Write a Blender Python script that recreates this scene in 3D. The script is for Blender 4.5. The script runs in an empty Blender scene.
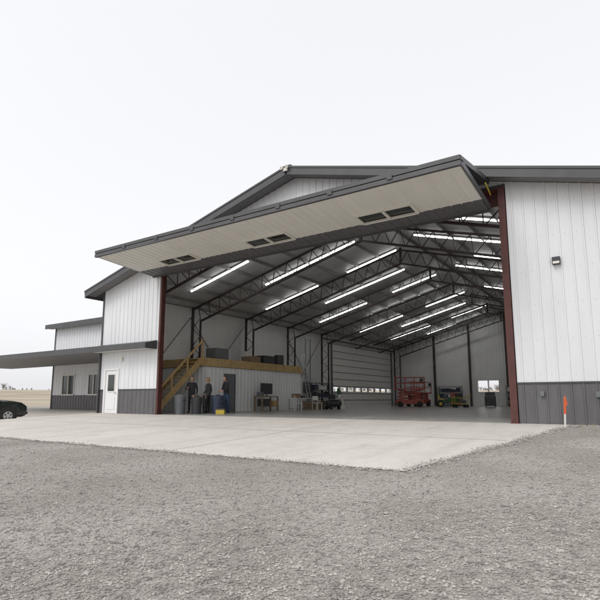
import bpy, math, random
from mathutils import Vector, Matrix
random.seed(7)
scene=bpy.context.scene
rad=math.radians
# ------------------------------------------------------------ materials
def new_mat(name,col,rough=0.6,metal=0.0,noise=0.0,nscale=3.0,bump=0.0,bscale=40.0,col2=None,detail=6,spec=0.5,emit=0,coat=0,stretch=None):
    m=bpy.data.materials.new(name); m.use_nodes=True
    nt=m.node_tree; N=nt.nodes; L=nt.links
    b=N['Principled BSDF']
    b.inputs['Base Color'].default_value=(*col,1)
    b.inputs['Roughness'].default_value=rough
    b.inputs['Metallic'].default_value=metal
    b.inputs['Specular IOR Level'].default_value=spec
    b.inputs['Coat Weight'].default_value=coat
    tc=N.new('ShaderNodeTexCoord')
    if noise>0 or col2:
        n=N.new('ShaderNodeTexNoise'); n.inputs['Scale'].default_value=nscale; n.inputs['Detail'].default_value=detail
        n.inputs['Roughness'].default_value=0.65
        if stretch:
            mp_=N.new('ShaderNodeMapping'); mp_.inputs['Scale'].default_value=stretch
            L.new(tc.outputs['Object'],mp_.inputs['Vector']); L.new(mp_.outputs[0],n.inputs['Vector'])
        else: L.new(tc.outputs['Object'],n.inputs['Vector'])
        r=N.new('ShaderNodeValToRGB')
        c2=col2 if col2 else tuple(c*(1-noise) for c in col)
        r.color_ramp.elements[0].position=0.35; r.color_ramp.elements[1].position=0.65
        r.color_ramp.elements[0].color=(*c2,1); r.color_ramp.elements[1].color=(*col,1)
        L.new(n.outputs['Fac'],r.inputs['Fac']); L.new(r.outputs['Color'],b.inputs['Base Color'])
    if bump>0:
        n2=N.new('ShaderNodeTexNoise'); n2.inputs['Scale'].default_value=bscale; n2.inputs['Detail'].default_value=4
        L.new(tc.outputs['Object'],n2.inputs['Vector'])
        bp=N.new('ShaderNodeBump'); bp.inputs['Strength'].default_value=bump; bp.inputs['Distance'].default_value=0.02
        L.new(n2.outputs['Fac'],bp.inputs['Height']); L.new(bp.outputs['Normal'],b.inputs['Normal'])
    if emit:
        b.inputs['Emission Color'].default_value=(*col,1); b.inputs['Emission Strength'].default_value=emit
    return m
M={}
M['white']=new_mat('white_steel',(0.74,0.755,0.775),0.45,noise=0.08,nscale=1.0,bump=0.05,bscale=3,stretch=(1.5,1.5,.35))
M['doorskin']=new_mat('door_skin',(0.74,0.72,0.67),0.5,noise=0.07,nscale=0.9,stretch=(2,.5,1))  # siding white, warm bounce off the concrete mixed into the colour
M['char']=new_mat('charcoal_steel',(0.125,0.12,0.128),0.45,noise=0.2,nscale=2,stretch=(2,2,.5))
M['trim']=new_mat('dark_trim',(0.075,0.075,0.08),0.45,noise=0.2,nscale=2)
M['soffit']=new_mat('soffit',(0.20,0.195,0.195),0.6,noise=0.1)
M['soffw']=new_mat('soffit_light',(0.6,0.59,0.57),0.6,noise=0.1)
M['liner']=new_mat('liner_panel',(0.80,0.81,0.81),0.5,noise=0.12,nscale=0.5)
M['ceil']=new_mat('ceiling_liner',(0.60,0.61,0.62),0.5,noise=0.25,nscale=0.6,stretch=(.4,1.6,1))
M['purlin']=new_mat('purlin_steel',(0.26,0.25,0.25),0.5,noise=0.2)
M['redsteel']=new_mat('red_oxide_steel',(0.10,0.03,0.024),0.55,noise=0.35,nscale=4)
M['truss']=new_mat('truss_steel',(0.045,0.028,0.028),0.5,noise=0.3,nscale=3)
M['floor']=new_mat('floor_concrete',(0.42,0.41,0.39),0.3,noise=0.3,nscale=0.6,detail=9)
M['glass']=new_mat('dark_glass',(0.03,0.035,0.035),0.08,noise=0.3,spec=0.8)
M['frame']=new_mat('window_frame',(0.72,0.70,0.64),0.4)
M['doorwhite']=new_mat('door_paint',(0.78,0.78,0.78),0.4,noise=0.04)
M['wood']=new_mat('pine_wood',(0.56,0.39,0.18),0.65,noise=0.3,nscale=6,bump=0.1)
M['wood2']=new_mat('old_wood',(0.30,0.22,0.14),0.7,noise=0.4,nscale=6)
M['yellow']=new_mat('yellow_paint',(0.62,0.46,0.06),0.5,noise=0.2)
M['lamp']=new_mat('lit_tube',(1.0,0.985,0.96),0.4,emit=9.0)
M['black']=new_mat('black_rubber',(0.02,0.02,0.02),0.7,noise=0.2)
M['dark']=new_mat('dark_plastic',(0.05,0.05,0.055),0.5,noise=0.2)
M['grey']=new_mat('grey_plastic',(0.16,0.17,0.18),0.5,noise=0.2)
M['joint']=new_mat('joint_filler',(0.30,0.28,0.255),0.9,noise=0.3,nscale=8)
M['metal']=new_mat('bright_metal',(0.55,0.56,0.57),0.3,metal=0.9,noise=0.15)
M['blue']=new_mat('blue_plastic',(0.035,0.05,0.09),0.4,noise=0.15)
M['red']=new_mat('lift_red',(0.36,0.06,0.035),0.45,noise=0.25)
M['green']=new_mat('tractor_green',(0.03,0.13,0.04),0.35,noise=0.15)
M['orange']=new_mat('marker_orange',(0.72,0.13,0.04),0.5,noise=0.1)
M['paper']=new_mat('white_board',(0.72,0.72,0.68),0.6,noise=0.1)
M['ohd']=new_mat('overhead_door',(0.80,0.79,0.76),0.5,noise=0.08)
M['carpaint']=new_mat('car_paint',(0.008,0.016,0.012),0.25,noise=0.2,coat=0.3,spec=.4)
M['headlamp']=new_mat('headlamp',(0.6,0.6,0.6),0.1,noise=0.3,nscale=30,spec=1)
M['tail']=new_mat('tail_lamp',(0.35,0.02,0.02),0.2,noise=0.1)
M['skin']=new_mat('skin',(0.55,0.33,0.24),0.55,noise=0.08)
M['hair']=new_mat('hair',(0.10,0.06,0.035),0.7,noise=0.4,nscale=60)
M['blond']=new_mat('blond_hair',(0.36,0.24,0.11),0.7,noise=0.4,nscale=60)
M['jean']=new_mat('denim',(0.06,0.10,0.19),0.8,noise=0.3,nscale=20)
M['jacket']=new_mat('dark_jacket',(0.025,0.025,0.03),0.8,noise=0.3,nscale=15)
M['shirtred']=new_mat('maroon_shirt',(0.14,0.035,0.035),0.8,noise=0.3,nscale=15)
M['greyhood']=new_mat('grey_hoodie',(0.09,0.085,0.09),0.8,noise=0.3,nscale=15)
M['tree']=new_mat('bare_trees',(0.26,0.235,0.22),0.9,noise=0.3,nscale=0.05)  # grey-brown branches, distance haze put in as a paler colour
M['stone']=new_mat('gravel_stone',(0.47,0.435,0.40),0.85,col2=(0.20,0.182,0.168),nscale=9,detail=2)
M['weed']=new_mat('dry_grass',(0.40,0.33,0.20),0.9,noise=0.4,nscale=4)

def concrete():
    m=bpy.data.materials.new('apron_concrete'); m.use_nodes=True
    N=m.node_tree.nodes; L=m.node_tree.links; b=N['Principled BSDF']; b.inputs['Roughness'].default_value=0.8
    tc=N.new('ShaderNodeTexCoord')
    def ramp(scale,p0,c0,p1,c1,det=8,st=None):
        n=N.new('ShaderNodeTexNoise'); n.inputs['Scale'].default_value=scale; n.inputs['Detail'].default_value=det; n.inputs['Roughness'].default_value=0.7
        if st:
            q=N.new('ShaderNodeMapping'); q.inputs['Scale'].default_value=st; q.inputs['Rotation'].default_value=(0,0,.15); L.new(tc.outputs['Object'],q.inputs[0]); L.new(q.outputs[0],n.inputs['Vector'])
        else: L.new(tc.outputs['Object'],n.inputs['Vector'])
        r=N.new('ShaderNodeValToRGB'); r.color_ramp.elements[0].position=p0; r.color_ramp.elements[1].position=p1
        r.color_ramp.elements[0].color=(*c0,1); r.color_ramp.elements[1].color=(*c1,1); L.new(n.outputs['Fac'],r.inputs['Fac']); return r
    layers=[ramp(0.35,0.3,(0.53,0.50,0.455),0.65,(0.635,0.60,0.55)),ramp(6,0.3,(0.88,0.88,0.88),0.6,(1,1,1)),
            ramp(0.9,0.54,(1,1,1),0.80,(0.80,0.78,0.75)),ramp(1.2,0.50,(1,1,1),0.75,(0.86,0.84,0.82),6,(1.6,.12,1)),ramp(3.2,0.68,(1,1,1),0.77,(0.68,0.65,0.61),3)]
    cur=layers[0].outputs[0]
    for l in layers[1:]:
        mx=N.new('ShaderNodeMixRGB'); mx.blend_type='MULTIPLY'; mx.inputs[0].default_value=1
        L.new(cur,mx.inputs[1]); L.new(l.outputs[0],mx.inputs[2]); cur=mx.outputs[0]
    L.new(cur,b.inputs['Base Color'])
    n=N.new('ShaderNodeTexNoise'); n.inputs['Scale'].default_value=60; L.new(tc.outputs['Object'],n.inputs['Vector'])
    bp=N.new('ShaderNodeBump'); bp.inputs['Strength'].default_value=0.25; bp.inputs['Distance'].default_value=0.01
    L.new(n.outputs['Fac'],bp.inputs['Height']); L.new(bp.outputs['Normal'],b.inputs['Normal'])
    return m
M['concrete']=concrete()
def groundmat():
    m=bpy.data.materials.new('ground_gravel_field'); m.use_nodes=True
    N=m.node_tree.nodes; L=m.node_tree.links; b=N['Principled BSDF']; b.inputs['Roughness'].default_value=0.95
    tc=N.new('ShaderNodeTexCoord')
    wn=N.new('ShaderNodeTexNoise'); wn.inputs['Scale'].default_value=20; L.new(tc.outputs['Object'],wn.inputs['Vector'])
    va=N.new('ShaderNodeVectorMath'); va.operation='MULTIPLY_ADD'; va.inputs[1].default_value=(.05,.05,.05); L.new(wn.outputs['Color'],va.inputs[0]); L.new(tc.outputs['Object'],va.inputs[2])
    v=N.new('ShaderNodeTexVoronoi'); v.inputs['Scale'].default_value=52; L.new(va.outputs[0],v.inputs['Vector'])
    r=N.new('ShaderNodeValToRGB'); e=r.color_ramp.elements
    e[0].position=0.0; e[0].color=(0.22,0.20,0.182,1); e[1].position=1; e[1].color=(0.48,0.445,0.41,1)
    L.new(v.outputs['Color'],r.inputs['Fac'])
    n=N.new('ShaderNodeTexNoise'); n.inputs['Scale'].default_value=0.6; n.inputs['Detail'].default_value=8; L.new(tc.outputs['Object'],n.inputs['Vector'])
    r2=N.new('ShaderNodeValToRGB'); r2.color_ramp.elements[0].position=0.35; r2.color_ramp.elements[1].position=0.65
    r2.color_ramp.elements[0].color=(0.74,0.72,0.70,1); r2.color_ramp.elements[1].color=(1,1,1,1); L.new(n.outputs['Fac'],r2.inputs['Fac'])
    mx=N.new('ShaderNodeMixRGB'); mx.blend_type='MULTIPLY'; mx.inputs[0].default_value=1
    L.new(r.outputs[0],mx.inputs[1]); L.new(r2.outputs[0],mx.inputs[2])
    n3=N.new('ShaderNodeTexNoise'); n3.inputs['Scale'].default_value=0.03; n3.inputs['Detail'].default_value=10; L.new(tc.outputs['Object'],n3.inputs['Vector'])
    r3=N.new('ShaderNodeValToRGB'); r3.color_ramp.elements[0].position=0.35; r3.color_ramp.elements[1].position=0.65
    r3.color_ramp.elements[0].color=(0.30,0.25,0.18,1); r3.color_ramp.elements[1].color=(0.45,0.39,0.30,1); L.new(n3.outputs['Fac'],r3.inputs['Fac'])
    ln=N.new('ShaderNodeVectorMath'); ln.operation='LENGTH'; L.new(tc.outputs['Object'],ln.inputs[0])
    mr=N.new('ShaderNodeMapRange'); mr.inputs[1].default_value=52; mr.inputs[2].default_value=62; L.new(ln.outputs['Value'],mr.inputs[0])
    mx2=N.new('ShaderNodeMixRGB'); L.new(mr.outputs[0],mx2.inputs[0]); L.new(mx.outputs[0],mx2.inputs[1]); L.new(r3.outputs[0],mx2.inputs[2])
    L.new(mx2.outputs[0],b.inputs['Base Color'])
    bp=N.new('ShaderNodeBump'); bp.inputs['Strength'].default_value=0.6; bp.inputs['Distance'].default_value=0.012; bp.invert=True
    L.new(v.outputs['Distance'],bp.inputs['Height']); L.new(bp.outputs['Normal'],b.inputs['Normal'])
    return m
M['ground']=groundmat()

# ------------------------------------------------------------ mesh builder
class MB:
    def __init__(s): s.v=[]; s.f=[]; s.mi=[]; s.mats=[]; s.cur=0
    def mat(s,k):
        if k not in s.mats: s.mats.append(k)
        s.cur=s.mats.index(k); return s
    def add(s,vs,fs):
        o=len(s.v)
        for p in vs: s.v.append(tuple(p))
        for f in fs: s.f.append([i+o for i in f]); s.mi.append(s.cur)
        return s
    def box(s,x0,x1,y0,y1,z0,z1):
        return s.add([(x0,y0,z0),(x1,y0,z0),(x1,y1,z0),(x0,y1,z0),(x0,y0,z1),(x1,y0,z1),(x1,y1,z1),(x0,y1,z1)],
            [(0,3,2,1),(4,5,6,7),(0,1,5,4),(1,2,6,5),(2,3,7,6),(3,0,4,7)])
    def beam(s,p,q,w,h=None,up=(0,0,1)):
        h=h or w; p=Vector(p);q=Vector(q);d=(q-p).normalized();u=Vector(up)
        if abs(d.dot(u))>0.98: u=Vector((0,1,0))
        a=d.cross(u).normalized()*w/2; b=a.cross(d).normalized()*h/2
        vs=[p-a-b,p+a-b,p+a+b,p-a+b,q-a-b,q+a-b,q+a+b,q-a+b]
        return s.add(vs,[(0,3,2,1),(4,5,6,7),(0,1,5,4),(1,2,6,5),(2,3,7,6),(3,0,4,7)])
    def cyl(s,p,q,r1,r2=None,n=16):
        r2=r1 if r2 is None else r2
        p=Vector(p);q=Vector(q);d=(q-p).normalized();u=Vector((0,0,1))
        if abs(d.dot(u))>0.98: u=Vector((1,0,0))
        a=d.cross(u).normalized(); b=a.cross(d)
        vs=[];
        for c,r in((p,r1),(q,r2)):
            for i in range(n):
                t=2*math.pi*i/n; vs.append(c+a*math.cos(t)*r+b*math.sin(t)*r)
        fs=[(i,(i+1)%n,n+(i+1)%n,n+i) for i in range(n)]+[tuple(range(n))[::-1],tuple(range(n,2*n))]
        return s.add(vs,fs)
    def ball(s,c,rx,ry,rz,nu=12,nv=8,zmin=-1.0,fn=None):
        vs=[];fs=[]
        for j in range(nv+1):
            ph=math.pi*j/nv
            for i in range(nu):
                th=2*math.pi*i/nu
                p=Vector((math.sin(ph)*math.cos(th),math.sin(ph)*math.sin(th),max(zmin,math.cos(ph))))
                if fn:p=fn(p)
                vs.append((c[0]+p.x*rx,c[1]+p.y*ry,c[2]+p.z*rz))
        for j in range(nv):
            for i in range(nu):
                fs.append((j*nu+i,(j+1)*nu+i,(j+1)*nu+(i+1)%nu,j*nu+(i+1)%nu))
        return s.add(vs,fs)
    def build(s,name,parent=None,smooth=False,bevel=0):
        me=bpy.data.meshes.new(name); me.from_pydata(s.v,[],s.f); me.update()
        for k in s.mats: me.materials.append(M[k])
        me.polygons.foreach_set('material_index',s.mi)
        if smooth: me.polygons.foreach_set('use_smooth',[True]*len(s.f))
        ob=bpy.data.objects.new(name,me); scene.collection.objects.link(ob)
        if parent: ob.parent=parent
        if bevel:
            b=ob.modifiers.new('b','BEVEL'); b.width=bevel; b.segments=2; b.limit_method='ANGLE'
        return ob
def empty(name,loc=(0,0,0)):
    e=bpy.data.objects.new(name,None); scene.collection.objects.link(e); e.location=loc; return e

# ------------------------------------------------------------ terrain
def sm(t): t=max(0,min(1,t)); return t*t*(3-2*t)
def gz(x,y):
    z=0 if y>=15.7 else -0.04*(15.7-max(y,-10))
    z-=0.08*max(0,min(8,-23-x))*sm((19-y)/5)
    r=math.hypot(x+10,y-15)
    z+=7.6*sm((r-60)/380)
    return z
GX=[-1500,-900,-600,-450,-400,-350,-300,-260,-220,-190,-160,-140,-120,-105,-90,-80,-70,-62,-55,-48,-42,-38,-35,-33,-31,-29,-27,-25,-23,-20,-12.6,-7,-2.2,0,3,6,10,20,40,60,80,110,150,200,300,450,600,1500]
GY=[-1500,-600,-400,-250,-150,-80,-40,-20,-10,-4,0,3.5,7.1,9,11.4,13,14,15,15.7,17,18,19,20,25,40,54,60,70,80,90,100,115,130,150,170,195,220,250,280,315,350,390,430,520,700,1000,1500]
def ex(y): return -1.50-(15.7-y)*.165   # skewed right apron edge
def sheet(xs,ys,dz,name,mat,parent=None,skew=False):
    vs=[]
    for y in ys:
        for i,x in enumerate(xs):
            xx=ex(y) if (skew and i==len(xs)-1) else x
            vs.append((xx,y,gz(xx,y)+dz))
    n=len(xs)
    fs=[(j*n+i,j*n+i+1,(j+1)*n+i+1,(j+1)*n+i) for j in range(len(ys)-1) for i in range(n-1)]
    mb=MB().mat(mat); mb.add(vs,fs); return mb.build(name,parent,smooth=True)
sheet(GX,GY,0,'ground','ground')
sheet([x for x in GX if -42<=x<=-2.2],[y for y in GY if 7.1<=y<=15.7],0.012,'concrete_apron','concrete',skew=True)
sheet([x for x in GX if -42<=x<=-23],[y for y in GY if 15.7<=y<=20],0.012,'concrete_walk','concrete')
mb=MB().mat('joint')
def gl(x,y): return gz(x,y)+0.017
for x in (-18.4,-13.2,-8.0):
    mb.add([(x-.008,7.1,gl(x,7.1)),(x+.008,7.1,gl(x,7.1)),(x+.008,15.66,gl(x,15.66)),(x-.008,15.66,gl(x,15.66))],[(0,1,2,3)])
mb.add([(-23,11.39,gl(-20,11.39)),(-2.4,11.39,gl(-20,11.39)),(-2.4,11.41,gl(-20,11.41)),(-23,11.41,gl(-20,11.41))],[(0,1,2,3)])
mb.build('pavement_joints')

# gravel stones
mb=MB().mat('stone')
F=Vector((-math.sin(rad(33.7)),math.cos(rad(33.7)))); R=Vector((F.y,-F.x))
cnt=0
vs=[];fs=[]
def stone(x,y,s,dz=0):
    z=gz(x,y)+s*.3+dz; o=len(vs)
    a=random.random()*6.28; ca,sa=math.cos(a),math.sin(a); e=random.uniform(.7,1.4)
    for q in((1,0,0),(0,1,0),(-1,0,0),(0,-1,0),(0,0,.8),(0,0,-.7)):
        j=random.uniform(.75,1.2); qx,qy,qz=q[0]*j*e*s,q[1]*j*s,q[2]*j*s
        vs.append((x+qx*ca-qy*sa,y+qx*sa+qy*ca,z+qz))
    for t in((0,1,4),(1,2,4),(2,3,4),(3,0,4),(1,0,5),(2,1,5),(3,2,5),(0,3,5)): fs.append([o+k for k in t])
while cnt<42000:
    d=3.0*math.exp(random.random()*math.log(17/3.0)); r=random.uniform(-.66,.66)*d
    p=F*d+R*r; x,y=p
    if not (y<7.1 or x>ex(y)): continue
    if y>15.5 or x<-23: continue
    cnt+=1
    s=random.choice([.005,.006,.008,.01,.013])*random.uniform(.8,1.3)
    if random.random()<.008: s*=1.8
    stone(x,y,s)
for k in range(8000):   # spill along the slab edges
    if random.random()<.6: x=random.uniform(-24,-3); y=7.1+random.gauss(-.02,.07)+.04*math.sin(x*2.1)+.03*math.sin(x*5.3)
    else: y=random.uniform(7,15.6); x=ex(y)-random.gauss(-.02,.08)+.05*math.sin(y*3)
    stone(x,y,random.uniform(.006,.015),.012 if (y>7.1 and x<ex(y)) else 0.004)
for k in range(350):   # stray stones on the slab
    x=random.uniform(-16,-3); y=7.1+random.expovariate(1.0)
    if y<15.4: stone(x,y,random.uniform(.004,.008),.012)
mb.add(vs,fs); mb.build('gravel')

mb=MB().mat('weed')
for k in range(160):
    if random.random()<.75: x=random.uniform(-1.4,3); y=15.6-abs(random.gauss(0,.12))
    else: x=random.uniform(-1.3,3); y=random.uniform(13.5,15.5)
    for j in range(5):
        a=random.random()*6.28; h=random.uniform(.03,.10); dx,dy=math.cos(a)*h*.6,math.sin(a)*h*.6; g=gz(x,y)
        mb.add([(x-.004,y,g),(x+.004,y,g),(x+dx,y+dy,g+h)],[(0,1,2)])
mb.build('dry_weeds')

# distant trees
vs=[];fs=[]
for k in range(620):
    az=rad(random.uniform(-120,40)); rr=random.uniform(395,440)
    x=math.sin(az)*rr-10; y=math.cos(az)*rr+15; g=gz(x,y)-.3
    Hh=random.uniform(2.5,6.0)*(0.5+abs(math.sin(az*23)+.5*math.sin(az*61))*.6); Wd=Hh*random.uniform(.45,.8)
    t=Vector((math.cos(az),-math.sin(az)))
    for b in range(38):
        if b==0: u0,z0,u1,z1,w=0,0,0,Hh*.8,.16
        else:
            z0=random.uniform(.1,.6)*Hh; u0=random.uniform(-.2,.2)*Wd; an=random.uniform(-1,1)
            u1=u0+an*Wd*.8; z1=min(Hh,z0+random.uniform(.15,.5)*Hh); w=random.uniform(.05,.16)
        dy=random.uniform(-1.5,1.5); ox,oy=x+math.sin(az)*dy,y+math.cos(az)*dy
        o=len(vs)
        vs+= [(ox+t.x*(u0-w),oy+t.y*(u0-w),g+z0),(ox+t.x*(u0+w),oy+t.y*(u0+w),g+z0),(ox+t.x*u1,oy+t.y*u1,g+z1)]
        fs.append([o,o+1,o+2])
MB().mat('tree').add(vs,fs).build('distant_tree_line')

# ------------------------------------------------------------ hangar
H=empty('aircraft_hangar')
XC=-10.7; ZR=9.65; SL=0.27
XL,XR=-22.65,1.25
YF,YB=15.7,53.0
JL,JR=-18.35,-2.9   # door opening
def ztop(x): return ZR-SL*abs(x-XC)
def zu(x): return ztop(x)-0.22
def siding(mb,u0,u1,zb,zt,mapf,pitch=0.3048,depth=0.02,brk=()):
    zb_=zb if callable(zb) else (lambda u:zb); zt_=zt if callable(zt) else (lambda u:zt)
    pts=[(u0,0)]
    k=math.ceil((u0+.05)/pitch)
    while k*pitch<u1-.05:
        c=k*pitch
        for a,o in((-.035,0),(-.018,1),(.018,1),(.035,0)):
            if u0<c+a<u1: pts.append((c+a,o*depth))
        k+=1
    pts.append((u1,0))
    for b in brk:
        if u0<b<u1: pts.append((b,0))
    pts.sort()
    vs=[];fs=[]
    for u,o in pts: vs+= [mapf(u,o,zb_(u)),mapf(u,o,zt_(u))]
    for i in range(len(pts)-1): fs.append((2*i,2*i+2,2*i+3,2*i+1))
    mb.add(vs,fs)
front=lambda u,o,z:(u,YF-o,z)
WZ=1.17
mb=MB().mat('white')
for a,b in((XL,-22.27),(-21.13,JL),(JR,XR)):
    siding(mb,a,b,WZ,lambda u:min(zu(u),99) ,front)
siding(mb,-22.27,-21.13,2.2,zu,front)
siding(mb,JL,JR,7.25,zu,front,brk=(XC,))
mb.build('front_siding',H)
mb=MB().mat('char')
for a,b in((XL,-22.27),(-21.13,JL),(JR,XR)): siding(mb,a,b,-0.02,WZ-.02,front)
mb.build('wainscot',H)
mb=MB().mat('trim')
for a,b in((XL,-22.27),(-21.13,JL),(JR,XR)):
    mb.box(a,b,YF-.035,YF+.02,WZ-.03,WZ+.01)
mb.box(XL-.06,XL+.05,YF-.04,YF+.05,-.02,zu(XL)); mb.box(XR-.05,XR+.06,YF-.04,YF+.05,-.05,zu(XR))
mb.box(JL,JR,YF-.03,YF+.2,7.17,7.25)
mb.build('wall_trim',H)
mb=MB().mat('grey')
for z in(1.4,2.4,3.4,4.4,5.4,6.4):
    k=math.ceil(JR/.3048)
    while k*.3048<XR-.1:
        u=k*.3048+.15
        if z<zu(u)-.1: mb.box(u-.006,u+.006,YF-.006,YF+.001,z-.006,z+.006)
        k+=1
mb.build('screws',H)
mb=MB().mat('concrete'); mb.box(JR+.02,XR+.03,YF-.05,YF+.2,-.15,-.0); mb.box(XL,JL,YF-.05,YF+.2,-.15,0.0); mb.build('foundation',H)
mb=MB().mat('white')
siding(mb,YF,YB,0,zu(XL),lambda u,o,z:(XL-o,u,z) if not(38.5<u<51.5) else (XL-o,u,max(z,5.6) if z<5.6 else z))
siding(mb,YF,YB,0,zu(XR),lambda u,o,z:(XR+o,u,z))
def backw(mb,y,sg):
    mp=lambda u,o,z:(u,y+sg*o,z)
    siding(mb,XL,-13.6,0,zu,mp); siding(mb,-11.4,XR,0,zu,mp,brk=(XC,)); siding(mb,-13.6,-11.4,0,1.4,mp); siding(mb,-13.6,-11.4,2.6,zu,mp)
backw(mb,YB+.1,1)
mb.build('outer_siding',H)
mb=MB().mat('liner')
lw=lambda u,o,z:(XL+.25+o,u,z)
siding(mb,YF+.1,38.5,0,zu(XL),lw); siding(mb,51.5,YB,0,zu(XL),lw); siding(mb,38.5,51.5,5.6,zu(XL),lw)
siding(mb,YF+.1,YB,0,zu(XR),lambda u,o,z:(XR-.25-o,u,z))
backw(mb,YB-.1,-1)
ip=lambda u,o,z:(u,YF+.22+o,z)
siding(mb,XL,JL,0,zu,ip); siding(mb,JR,XR,0,zu,ip); siding(mb,JL,JR,7.2,zu,ip,brk=(XC,))
mb.build('liner_walls',H)
mb=MB().mat('floor'); mb.box(XL+.1,XR-.1,YF-.02,YB,-.1,.014); mb.build('hangar_floor',H)
mb=MB().mat('frame')
for x in(-13.6,-12.53,-11.47): mb.box(x-.02,x+.07,YB-.15,YB+.14,1.4,2.6)
mb.box(-13.6,-11.4,YB-.15,YB+.14,1.34,1.42); mb.box(-13.6,-11.4,YB-.15,YB+.14,2.56,2.64)
mb.build('back_window',H)
# roof
mb=MB().mat('trim')
Y0,Y1=YF-.6,YB+.6; EL,ER=XC-12.75,XC+12.75
for e in(EL,ER):
    zt=ztop(e)
    vs=[(e,Y0,zt),(XC,Y0,ZR),(XC,Y1,ZR),(e,Y1,zt),(e,Y0,zt-.2),(XC,Y0,ZR-.2),(XC,Y1,ZR-.2),(e,Y1,zt-.2)]
    mb.add(vs,[(0,1,2,3),(4,7,6,5),(0,4,5,1),(3,2,6,7),(0,3,7,4)])
    mb.beam((e,Y0-.02,zt-.13),(XC,Y0-.02,ZR-.13),.05,.34); mb.beam((e,Y1+.02,zt-.13),(XC,Y1+.02,ZR-.13),.05,.34)
    mb.beam((e,Y0-.055,zt-.0),(XC,Y0-.055,ZR-.0),.03,.07)
    mb.box(e-.05,e+.05,Y0,Y1,zt-.32,zt+.02)
for k in range(0,130):
    y=Y0+.15+k*.3048
    if y>Y1: break
    for e in(EL,ER): mb.beam((e,y,ztop(e)+.01),(XC,y,ZR+.01),.04,.03)
mb.box(XC-.2,XC+.2,Y0-.03,Y1,ZR-.02,ZR+.06)
mb.build('roof',H)
mb=MB().mat('soffit')
for e in(EL,ER):
    zt=ztop(e)-.215
    mb.add([(e,Y0,zt),(XC,Y0,ZR-.215),(XC,YF-.03,ZR-.215),(e,YF-.03,zt)],[(0,1,2,3)])
mb.build('rake_soffit',H)
mb=MB().mat('ceil')
for e,s in((XL+.1,1),(XR-.1,-1)):
    zt=ztop(e)-.23
    mb.add([(e,YF+.1,zt),(XC,YF+.1,ZR-.23),(XC,YB,ZR-.23),(e,YB,zt)],[(0,3,2,1)])
mb.build('ceiling_panels',H)
mb=MB().mat('purlin')
for k in range(1,9):
    for s in(-1,1):
        x=XC+s*k*1.35; mb.box(x-.03,x+.03,YF+.24,YB-.15,zu(x)-.17,zu(x)-.02)
mb.build('purlins',H)
mb=MB().mat('truss')
FY=[16.7,21.4,26.4,31.4,36.4,41.4,46.4,51.8]
for fi,y in enumerate(FY):
    for s in(-1,1):
        xe=XC+s*11.35
        top=lambda t:Vector((XC+s*11.3*(1-t),y,ZR-.50-SL*11.3*(1-t)))
        bot=lambda t:Vector((XC+s*10.7*(1-t),y,ZR-.50-SL*11.3*(1-t)-.85+.12*abs(t-.5)))
        mb.beam(top(0),top(1),.12,.09); mb.beam(bot(0),bot(1),.12,.09)
        n=14
        for i in range(n):
            a=i/n;b=(i+.5)/n;c=(i+1)/n
            mb.beam(bot(a),top(b),.035,.035); mb.beam(top(b),bot(c),.035,.035)
        if s<0 and y in(41.4,46.4): continue
        zc=top(0).z; mb.beam((xe,y,0),(xe,y,zc+.1),.1,.14); mb.beam((XC+s*10.7,y,0),(XC+s*10.7,y,bot(0).z),.1,.08)
        m=10
        for i in range(m):
            z0=i*zc*.9/m; z1=(i+1)*zc*.9/m
            a,b=(xe,XC+s*10.7) if i%2 else (XC+s*10.7,xe)
            mb.beam((a,y,z0),(b,y,z1),.03,.03)
    mb.beam((XC,y,ZR-.35),(XC,y,ZR-1.35),.12,.08)
mb.beam((XL+.6,36.4,5.85),(XL+.6,51.8,5.85),.1,.1)
for i in(0,1,3):
    y=FY[i]; y2=FY[i+1]
    mb.beam((XL+.4,y,.2),(XL+.4,y2,5.6),.03); mb.beam((XL+.4,y2,.2),(XL+.4,y,5.6),.03)
for x in(-17.9,-14.2,-10.6,-7,-3.4): mb.box(x-.08,x+.08,YB-.42,YB-.15,0,zu(x)-.1)
mb.build('steel_frames',H)
mb=MB(); 
def strip(y,x0,x1):
    p=Vector((x0,y,zu(x0)-.10));q=Vector((x1,y,zu(x1)-.10))
    mb.mat('metal').beam(p+Vector((0,0,.03)),q+Vector((0,0,.03)),.15,.06); mb.mat('lamp').beam(p-Vector((0,0,.035)),q-Vector((0,0,.035)),.09,.05)
for k in range(10):
    y=19.6+3.45*k
    if k%2==0:
        strip(y,-20.4,-16.3); strip(y,-14.2,-11.0); strip(y,-6.6,-1.5)
    else:
        strip(y,-17.8,-11.9); strip(y,-8.6,-4.0)
mb.build('ceiling_light_strips',H)
mb=MB().mat('redsteel')
for x0,x1 in((JL+.0,JL+.12),(JR-.22,JR-.02)):
    mb.box(x0,x1,YF-.05,YF-.02,0.0,7.17); mb.box(x0,x1,YF+.16,YF+.19,0,7.17); mb.box((x0+x1)/2-.02,(x0+x1)/2+.02,YF-.02,YF+.16,0,7.17)
    mb.box(x0-.03,x1+.05,YF-.09,YF+.24,0,.03)
mb.box(JL,JR,YF+.26,YF+.34,6.7,7.17); mb.box(JL,JR,YF-.0,YF+.34,7.12,7.165)
mb.build('door_jamb_columns',H)
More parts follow.
